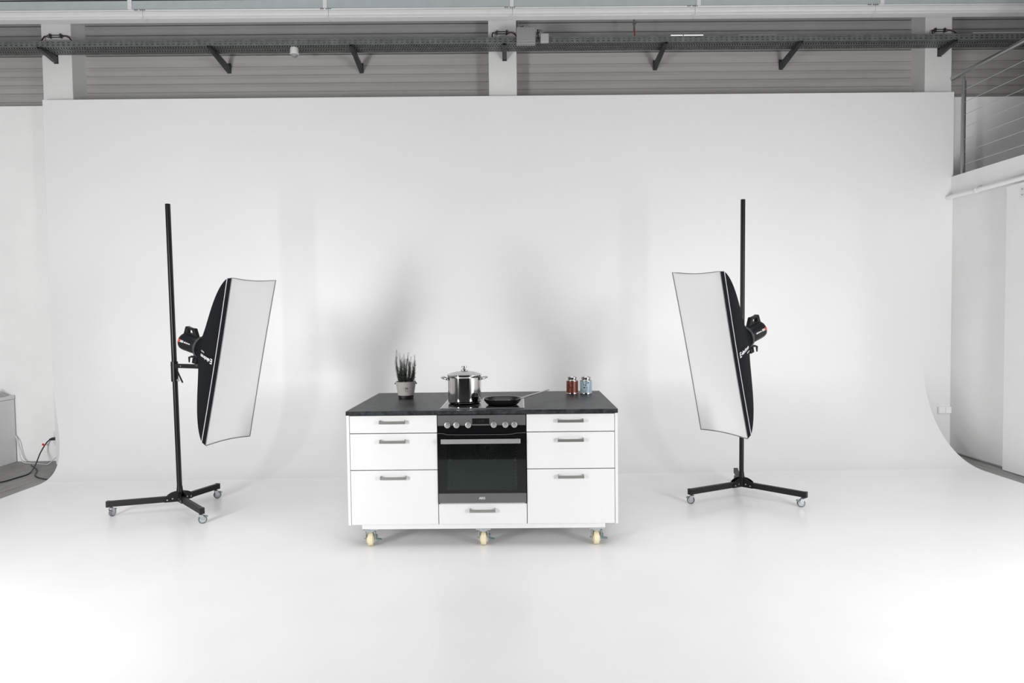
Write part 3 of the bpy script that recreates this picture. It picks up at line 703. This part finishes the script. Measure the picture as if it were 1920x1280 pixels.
def pot_warp(cx, cz):
    def f(co):
        z = cz+co.y; r = .0625+(.0775-.0625)*(z-.028)/.092+.0006+co.z; a = (co.x+cx)/.07-math.pi/2
        return Vector((r*math.cos(a), r*math.sin(a), z))
    return f
bm = text_bm('\u00b7 54 \u00b7', .021, None, warp=pot_warp(.016, .082), bold=.0005); obj('number_print', bm, M_inkd, t)
bm = new(); wf = pot_warp(.016, 0)
for zz, ww in ((.070, .030), (.0655, .018), (.060, .034), (.0555, .026)):
    x = -ww/2
    while x < ww/2:
        l_ = .0016+.0022*((int(x*9000)+int(zz*7000)) % 3)/2; v = [bm.verts.new(wf(Vector((q, r_+zz, 0)))) for q, r_ in ((x, 0), (x+l_, 0), (x+l_, .0022), (x, .0022))]; bm.faces.new(v); x += l_+.0012
obj('small_print', bm, M_inks, t, kind='stuff')
rnd = random.Random(3)
stems = [(-.030, 0, -.068, .0, .262), (-.022, -.012, -.048, .01, .235), (-.004, .006, -.010, .0, .225), (.006, -.01, .024, .005, .240), (.016, .010, .042, .01, .205),
         (.026, 0, .072, 0, .220), (-.012, .02, -.030, .03, .20), (.012, .02, .012, .035, .205), (.002, -.02, .002, -.02, .19), (.030, -.01, .052, -.012, .165), (-.034, .01, -.070, .02, .15), (.034, .014, .062, .03, .15), (-.018, -.02, -.026, -.025, .17), (.018, -.02, .03, -.03, .175),
         (-.038, 0, -.058, -.02, .11), (.036, 0, .064, .0, .10), (-.02, .0, -.038, -.01, .13), (.0, .0, .014, -.02, .14), (.028, .01, .048, .02, .12)]
for x0, y0, x1, y1, h in stems:
    base = Vector((x0, y0, .118)); tip = Vector((x1, y1, .118+h)); mid = (base+tip)/2+Vector((x0*.5+rnd.uniform(-.012, .012), rnd.uniform(-.008, .008), -.01))
    pts = smooth_pts([base, mid, tip], 10)
    bm = new(); tube(bm, pts, [.0022*(1-.75*i/(len(pts)-1)) for i in range(len(pts))], 6); s_ = obj('stem', bm, M_stem, t)
    bm = new(); bt = new(); n_ = int(h*1150)
    for k in range(n_):
        f = .06+.94*k/n_; fi = f*(len(pts)-1); i = min(int(fi), len(pts)-2); p = pts[i].lerp(pts[i+1], fi-i); d = (pts[i+1]-pts[i]).normalized()
        x, y = frame_of(d); a = k*2.4+rnd.uniform(-.3, .3); L_ = rnd.uniform(.014, .033)*(1-.40*f)*(1.0 if f < .82 else .9)
        if f > .8 and k % 4: continue
        q = (x*math.cos(a)+y*math.sin(a)); e = p+(q*rnd.uniform(.75, 1.0)+d*rnd.uniform(.3, .9)).normalized()*L_
        sdir = d.cross(q).normalized()*.0019; m_ = p.lerp(e, .45)
        tgt = bt if f > .72 else bm
        vs_ = [tgt.verts.new(v) for v in (p, m_+sdir, e, m_-sdir, m_+q.cross(sdir).normalized()*.0016)]
        for fc in ((0, 1, 4), (1, 2, 4), (2, 3, 4), (3, 0, 4), (0, 3, 2, 1)): tgt.faces.new([vs_[j] for j in fc])
    obj('needles', bm, M_green, s_, kind='stuff'); obj('needle_tips', bt, M_greenl, s_, kind='stuff')

# two tins
def tin(x, y, m, label, lines, inkm, small=False):
    t = kthing('storage_tin', x, y, ZT+.0003, label, 'tin', 'tins on the right of the worktop')
    r = .0475
    bm = new(); lathe(bm, [(0, 0), (r-.003, 0), (r, .003), (r, .008), (r-.0008, .010), (r-.0008, .012), (r-.0008, .102), (r-.0008, .104), (r, .106), (r-.001, .110), (r-.004, .113), (.036, .115), (0, .115)], 56); obj('body', bm, M_steel, t, smooth=True)
    bm = new(); lathe(bm, [(r-.0008, .0105), (r+.0001, .0108), (r+.0001, .0125), (r+.0001, .102), (r+.0001, .1035), (r-.0008, .1038)], 56); lab = obj('label_sleeve', bm, m, t, smooth=True)
    bm = new(); lathe(bm, [(.034, .115), (.0355, .117), (.0355, .122), (.0385, .124), (.0392, .128), (.0392, .134), (.037, .1365), (.034, .1365), (.032, .1345), (0, .1345)], 48); obj('screw_lid', bm, M_steel, t, smooth=True)
    for s, size, cx, cz in lines:
        def f(co, cx=cx, cz=cz): a = (co.x+cx)/r-math.pi/2; rr_ = r+.0004+co.z; return Vector((rr_*math.cos(a), rr_*math.sin(a), cz+co.y))
        bm = text_bm(s, size, None, warp=f, bold=.0006); obj('lettering', bm, inkm, lab)
    if small:
        bm = new()
        for zz, x0_, x1_ in ((.033, -.034, .022), (.029, -.030, .010), (.019, -.026, .012), (.016, -.026, .004)):
            x = x0_
            while x < x1_:
                l_ = .002+.003*(int(x*9000) % 3)/2
                pts = [(x, zz), (x+l_, zz), (x+l_, zz+.0022), (x, zz+.0022)]
                bm.faces.new([bm.verts.new(((r+.0004)*math.cos((q-.010)/r-math.pi/2), (r+.0004)*math.sin((q-.010)/r-math.pi/2), z_)) for q, z_ in pts]); x += l_+.0014
        obj('small_print', bm, inkm, lab, kind='stuff')
    return t
tin(.6835, .905, M_tinred, 'red brown tin with steel lid, left of the pale blue tin', [('S  T', .018, -.008, .086), ('A', .018, -.026, .072), ('R  T', .018, -.008, .054)], mat('dark_red_ink', (.018, .002, .002), .7, spec=.1))
tin(.7935, .893, M_tinblue, 'pale blue lettered tin at the right back of the worktop', [('S   U P', .018, -.006, .090), ('P E', .018, -.014, .073), ('M  L', .018, -.008, .053)], mat('dark_blue_ink', (.015, .03, .04), .7, spec=.1), True)

# ================================================================== SOFTBOXES, HEADS, STANDS
HX, HY, DEP, LIP = .22, .65, .42, .045
def gfun(d):
    t_ = max(0, (d-LIP)/(DEP-LIP)); return (max(0, 1-t_**1.2))**.85
def hx(d): return .078+(HX-.078)*gfun(d)
def hy(d): return HY-.014*d/LIP if d <= LIP else .078+(HY-.014-.078)*gfun(d)
def ring_pts(d, n=12):
    """cross section at depth d; n points per side; rectangle that turns into the round speed ring"""
    a, b = hx(d), hy(d); f = max(0, (d-LIP)/(DEP-LIP)); f = f**3; out = []
    cr = [(-1, -1), (1, -1), (1, 1), (-1, 1)]
    for k in range(4):
        p, q = cr[k], cr[(k+1) % 4]
        for i in range(n):
            s = i/n; x = (p[0]+(q[0]-p[0])*s)*a; y = (p[1]+(q[1]-p[1])*s)*b
            bow = .010*math.sin(math.pi*s)*(1 if d < DEP*.9 else 0)
            if p[0] == q[0]: x -= math.copysign(bow*.6, x)
            else: y -= math.copysign(bow*1.4, y)
            ang = math.atan2(y/b, x/a); cx_, cy_ = .078*math.cos(ang), .078*math.sin(ang)
            out.append((x*(1-f)+cx_*f, y*(1-f)+cy_*f))
    return out
def softbox(C, yaw, pitch, roll, side, lb_box, lb_head):
    n = Vector((math.sin(yaw)*math.cos(pitch), -math.cos(yaw)*math.cos(pitch), -math.sin(pitch)))
    e = Vector((math.cos(yaw), math.sin(yaw), 0)); u = n.cross(e)
    if u.z < 0: u = -u
    e2 = e*math.cos(roll)+u*math.sin(roll); u2 = u*math.cos(roll)-e*math.sin(roll)
    # local axes: x = e, y = u, z = n (out of the diffuser)
    MW = Matrix(((e2.x, u2.x, n.x, C[0]), (e2.y, u2.y, n.y, C[1]), (e2.z, u2.z, n.z, C[2]), (0, 0, 0, 1)))
    t = thing('softbox', C, 0, lb_box, 'softbox', 'strip softboxes'); t.rotation_mode = 'QUATERNION'; t.rotation_quaternion = MW.to_quaternion()
    bm = new(); ds = [0.0, .015, .03, LIP]+[LIP+(DEP-LIP)*k/18 for k in range(1, 19)]; prev = None
    for d in ds:
        ring = [bm.verts.new((x, y, -d)) for x, y in ring_pts(d)]
        if prev:
            for k in range(len(ring)): bm.faces.new((prev[k], prev[(k+1) % len(ring)], ring[(k+1) % len(ring)], ring[k]))
        prev = ring
    o = obj('fabric_shell', bm, M_fabric, t, smooth=True)
    bm = new(); N1, N2 = 14, 36; g = []
    for i in range(N1+1):
        for j in range(N2+1):
            a, b = i/N1, j/N2; x = (a*2-1)*(HX-.003); y = (b*2-1)*(HY-.003)
            x -= math.copysign(.0065*math.sin(math.pi*b)*abs(a*2-1), x) if x else 0
            y -= math.copysign(.0145*math.sin(math.pi*a)*abs(b*2-1), y) if y else 0
            z = -.004-.010*math.sin(math.pi*a)*math.sin(math.pi*b)
            g.append(bm.verts.new((x, y, z)))
    for i in range(N1):
        for j in range(N2): bm.faces.new((g[i*(N2+1)+j], g[(i+1)*(N2+1)+j], g[(i+1)*(N2+1)+j+1], g[i*(N2+1)+j+1]))
    obj('diffuser_panel', bm, M_diff, t, smooth=True)
    bm = new(); rp = ring_pts(0.0); tube(bm, [(x, y, -.001) for x, y in rp]+[(rp[0][0], rp[0][1], -.001)], .0028, 6); obj('front_seam', bm, M_edge, t)
    bm = new(); rp = ring_pts(LIP); tube(bm, [(x*1.006, y*1.002, -LIP) for x, y in rp]+[(rp[0][0]*1.006, rp[0][1]*1.002, -LIP)], .0032, 6); obj('pale_piping', bm, M_pipe_w, t)
    bm = new(); lathe(bm, [(.078, -.001), (.088, -.001), (.090, -.02), (.078, -.022)], 40, (0, 0, -DEP+.002)); obj('speed_ring', bm, M_galv2, t, smooth=True)
    # lettering on the visible side: logo nearest the diffuser, words running back
    up = -1 if side < 0 else 1
    def W(d0, y0):
        def f(co):
            d = d0+co.x; return Vector((side*(hx(min(d, DEP))*1.0-.006+.0065+co.z), y0+up*co.y, -d))
        return f
    sk_ = .0
    bm = text_bm('elinchrom', .038, None, align='LEFT', warp=W(.112, -.01), extrude=.0006, bold=.0010); obj('brand_lettering', bm, M_print, t)
    bm = text_bm('Rotalux', .018, None, align='LEFT', warp=W(.215, -.01-up*.034), extrude=.0005); obj('brand_lettering', bm, M_print, t)
    bm = new(); f = W(0, -.01)
    for (a0, a1, b0, b1) in ((.074, .103, .013, .020), (.074, .103, -.020, -.013), (.074, .081, -.020, .020), (.074, .103, -.0035, .0035)):
        prof_ = [f(Vector((x, y, z))) for z in (0, .001) for x, y in ((a0, b0), (a1, b0), (a1, b1), (a0, b1))]
        v = [bm.verts.new(p) for p in prof_]
        for q in ((0, 1, 2, 3), (7, 6, 5, 4), (0, 1, 5, 4), (1, 2, 6, 5), (2, 3, 7, 6), (3, 0, 4, 7)): bm.faces.new([v[i] for i in q])
    obj('logo_print', bm, M_print, t)
    # strobe head on the same axis
    hC = Vector(C)-n*(DEP+.006)
    h = thing('strobe_head', hC, 0, lb_head, 'flash head', 'studio flash heads'); h.rotation_mode = 'QUATERNION'; h.rotation_quaternion = MW.to_quaternion()
    RB = .072
    bm = new(); lathe(bm, [(0, 0), (.064, 0), (.068, -.004), (.069, -.02), (.067, -.035), (.070, -.042), (RB, -.09), (RB, -.180), (.069, -.204), (.060, -.216), (0, -.220)], 48); b_ = obj('body', bm, M_blackplastic, h, smooth=True)
    bm = new(); lathe(bm, [(.0695, -.004), (.0715, -.005), (.0715, -.010), (.0695, -.011)], 48); obj('silver_ring', bm, M_handle, h, smooth=True)
    bm = new()
    def bar(q): prism(bm, q, 'x', -.018, .018, M=Matrix(((1, 0, 0, 0), (0, 0, 1, 0), (0, 1, 0, 0), (0, 0, 0, 1))))
    bar([(-.218, .030), (-.204, .122), (-.190, .128), (-.178, .112), (-.174, .050)])
    bar([(-.195, .108), (-.195, .124), (-.108, .124), (-.108, .108)])
    bar([(-.125, .106), (-.122, .129), (-.106, .127), (-.062, .062), (-.088, .055), (-.108, .082)])
    bar([(-.205, .055), (-.180, .081), (-.105, .081), (-.080, .055)])
    obj('carry_handle', bm, M_blackplastic, h, bevel=.003)
    def HWf(d0, y0):      # wrap print round the cylinder side
        def f(co):
            d = d0+side*0+co.x; yy = y0+co.y; r = RB+.0008+co.z; a = math.asin(max(-1, min(1, yy/RB)))
            return Vector((side*r*math.cos(a), yy, -d))
        return f
    def HWm(d0, y0):
        def f(co):
            d = d0-co.x; yy = y0+co.y; r = RB+.0008+co.z; a = math.asin(max(-1, min(1, yy/RB)))
            return Vector((side*r*math.cos(a), yy, -d))
        return f
    if side > 0: wr = lambda d0, y0: HWf(d0, y0)
    else: wr = lambda d0, y0: HWm(d0, y0)
    def ctr(txt, size, dc, m, nm, bold=.0003):
        bm = text_bm(txt, size, None, warp=wr(dc, .012), bold=bold); obj(nm, bm, m, h)
    ctr('elinchrom', .017, .098, M_print, 'brand_lettering', .0005); ctr('500', .024, .158, M_print, 'model_number', .0006)
    bm = new(); f = HWf(0, 0)
    def patch(a0, a1, b0, b1, nn=5):
        for k in range(nn):
            q0, q1 = b0+(b1-b0)*k/nn, b0+(b1-b0)*(k+1)/nn
            bm.faces.new([bm.verts.new(f(Vector((x, y, .0002)))) for x, y in ((a0, q0), (a1, q0), (a1, q1), (a0, q1))])
    patch(.180, .202, 0, .024); obj('red_badge', bm, M_red, h, label='red badge')
    # bracket under the head
    bm = new(); box(bm, -.022, .022, -.110, -.060, -.065, -.025); box(bm, -.026, .026, -.145, -.105, -.066, -.024); obj('mounting_bracket', bm, M_blackplastic, h, bevel=.003)
    bm = new(); tube(bm, [(side*.020, -.092, -.040), (side*.040, -.090, -.062), (side*.046, -.100, -.078), (side*.046, -.140, -.070)], [.009, .009, .009, .005], 10); obj('clamp_lever', bm, M_blackplastic, h, smooth=True)
    return MW, n, hC

def stand_castor(parent, p, rot):
    Mx = Matrix.Translation(p) @ Matrix.Rotation(rot, 4, 'Z'); r = .032
    bm = new(); lathe(bm, [(.023, -.011), (.029, -.011), (r, -.007), (r, .007), (.029, .011), (.023, .011)], 28, M=Mx @ Matrix.Translation((0, .012, r)) @ Matrix.Rotation(R(90), 4, 'Y'))
    c = obj('castor', bm, M_rubber, parent, smooth=True)
    return c, Mx, r
def stand(hub, top, casters, arm, lb, rots, up_leg=False):
    t = thing('light_stand', (hub[0], hub[1], 0), 0, lb, 'light stand', 'studio light stands')
    Hx, Hy = hub[0], hub[1]; tp = Vector((top[0]-Hx, top[1]-Hy, top[2]))
    bm = new(); tube(bm, [(0, 0, .10), tp*(1.0)], .0185, 16)
    for a in range(4):
        aa = math.pi/4+a*math.pi/2; off = Vector((math.cos(aa), math.sin(aa), 0))*.0175
        tube(bm, [Vector((0, 0, .14))+off, tp+off-Vector((0, 0, .004))], .0035, 6)
    obj('column', bm, M_blackmetal, t, smooth=True)
    bm = new(); tube(bm, [(0, 0, .09), (0, 0, .165)], .030, 20); tube(bm, [(0, 0, .155), (0, 0, .205)], [.026, .022], 20); obj('hub', bm, M_blackmetal, t, smooth=True); bm = new()
    for c in casters:
        d = Vector((c[0]-Hx, c[1]-Hy, 0)).normalized(); s = d.cross(Vector((0, 0, 1)))
        poly = [(.0, .080), (.115, .080), (.115, .105), (.095, .135), (.070, .150), (.045, .158), (.012, .160)]
        for o_ in (-.021, .019):
            MM = Matrix(((d.x, s.x, 0, s.x*o_), (d.y, s.y, 0, s.y*o_), (0, 0, 1, 0), (0, 0, 0, 1)))
            prism(bm, poly, 'y', 0, .003, M=MM)
    islands('hinge_plate', bm, M_blackmetal, t)
    for c, rot in zip(casters, rots):
        v = Vector((c[0]-Hx, c[1]-Hy, 0)); d = v.normalized(); s = d.cross(Vector((0, 0, 1)))
        end = v+d*.035
        bm = new(); beam(bm, d*.035+Vector((0, 0, .104)), end-d*.02+Vector((0, 0, .104)), .034, .045); l = obj('leg', bm, M_leg, t, bevel=.002)
        bm = new(); beam(bm, end-d*.025+Vector((0, 0, .104)), end+Vector((0, 0, .104)), .038, .049); obj('end_cap', bm, M_blackplastic, l, bevel=.003)
        cc, Mx, r = stand_castor(t, Vector((v.x, v.y, 0)), rot)
        bm = new()
        for sg in (-1, 1): prism(bm, [(.0, .030), (.024, .030), (.022, .052), (.014, .066), (-.014, .066)], 'x', sg*.0145, sg*.0165, M=Mx)
        lathe(bm, [(0, .062), (.017, .062), (.018, .070), (.012, .074), (.008, .082), (0, .082)], 20, M=Mx); tube(bm, [Mx @ Vector((-.019, .012, r)), Mx @ Vector((.019, .012, r))], .004, 8)
        obj('fork', bm, M_zinc, cc, smooth=True)
        bm = new(); lathe(bm, [(0, -.0115), (.0232, -.0115), (.0232, .0115), (0, .0115)], 24, M=Mx @ Matrix.Translation((0, .012, r)) @ Matrix.Rotation(R(90), 4, 'Y')); obj('wheel_core', bm, M_rim, cc, smooth=True)
        bm = new(); prism(bm, [(-.010, .058), (-.040, .060), (-.052, .052), (-.050, .047), (-.030, .050), (-.010, .048)], 'x', -.010, .010, M=Mx @ Matrix.Rotation(math.pi, 4, 'Z')); obj('brake_pedal', bm, M_zincdark, cc, bevel=.001)
        bm = new()
        for q, z_ in ((.052, .108), (.092, .100)):
            for sg in (-1, 1):
                p = d*q+s*sg*.0225+Vector((0, 0, z_)); tube(bm, [p, p+s*sg*.004], .0055, 8)
        islands('bolt', bm, M_zinc, t)
    # sleeve and arm
    za, ax, ay, alen = arm; fz = za/tp.z; c0 = Vector((tp.x*fz, tp.y*fz, za)); ad = Vector((ax, ay, 0)).normalized()
    bm = new(); tube(bm, [c0-Vector((0, 0, .13)), c0+Vector((0, 0, .035))], .028, 20); obj('sleeve', bm, M_blackmetal, t, smooth=True)
    bm = new(); beam(bm, c0, c0+ad*alen, .030, .034); box(bm, -.018, .018, -.018, .018, 0, .13, Matrix.Translation(c0+ad*(alen-.018)));  obj('arm', bm, M_leg, t, bevel=.002)
    s = ad.cross(Vector((0, 0, 1)))
    bm = new(); tube(bm, [c0+s*.01+ad*.03-Vector((0, 0, .018)), c0+s*.01+ad*.105-Vector((0, 0, .135))], .0065, 10); obj('lever', bm, M_blackmetal, t, smooth=True)
    bm = new(); tube(bm, [c0+ad*.025-Vector((0, 0, .118)), c0+ad*.045-Vector((0, 0, .118))], [.008, .013], 10)
    tube(bm, [c0-ad*.028+Vector((0, 0, .002)), c0-ad*.042+Vector((0, 0, .002))], .007, 10); p = c0+ad*.095+s*.015; tube(bm, [p, p+s*.003], .005, 8); islands('clamp_screw', bm, M_zinc, t, smooth=True)
    return t

LBX = ([-2.0957, 5.2767, 1.2555], 1.1407, 0.2482, 0.0004)
RBX = ([1.48812655, 5.13582769, 1.26609854], -0.97154063, 0.29707623, -0.03907381)
MWl, nl, hl = softbox(*LBX, -1, 'tall strip softbox on the left, diffuser turned to the right', 'black flash head behind the left softbox')
MWr, nr, hr = softbox(*RBX, 1, 'tall strip softbox on the right, diffuser turned to the left', 'black flash head behind the right softbox')
stand((-2.775, 5.62), (-2.800, 5.62, 2.53), ((-3.258, 5.466), (-2.434, 5.249), (-2.636, 5.984)), (1.205, hl.x+.05+2.775, hl.y-5.62, .30),
      'tall black wheeled stand carrying the left softbox', (R(-10), R(-60), R(-55)))
stand((1.976, 5.874), (1.988, 5.874, 2.55), ((1.485, 5.629), (2.348, 5.497), (2.08, 6.33)), (1.20, hr.x-1.976, hr.y-5.874, .42),
      'tall black wheeled stand carrying the right softbox', (R(65), R(80), R(150)))
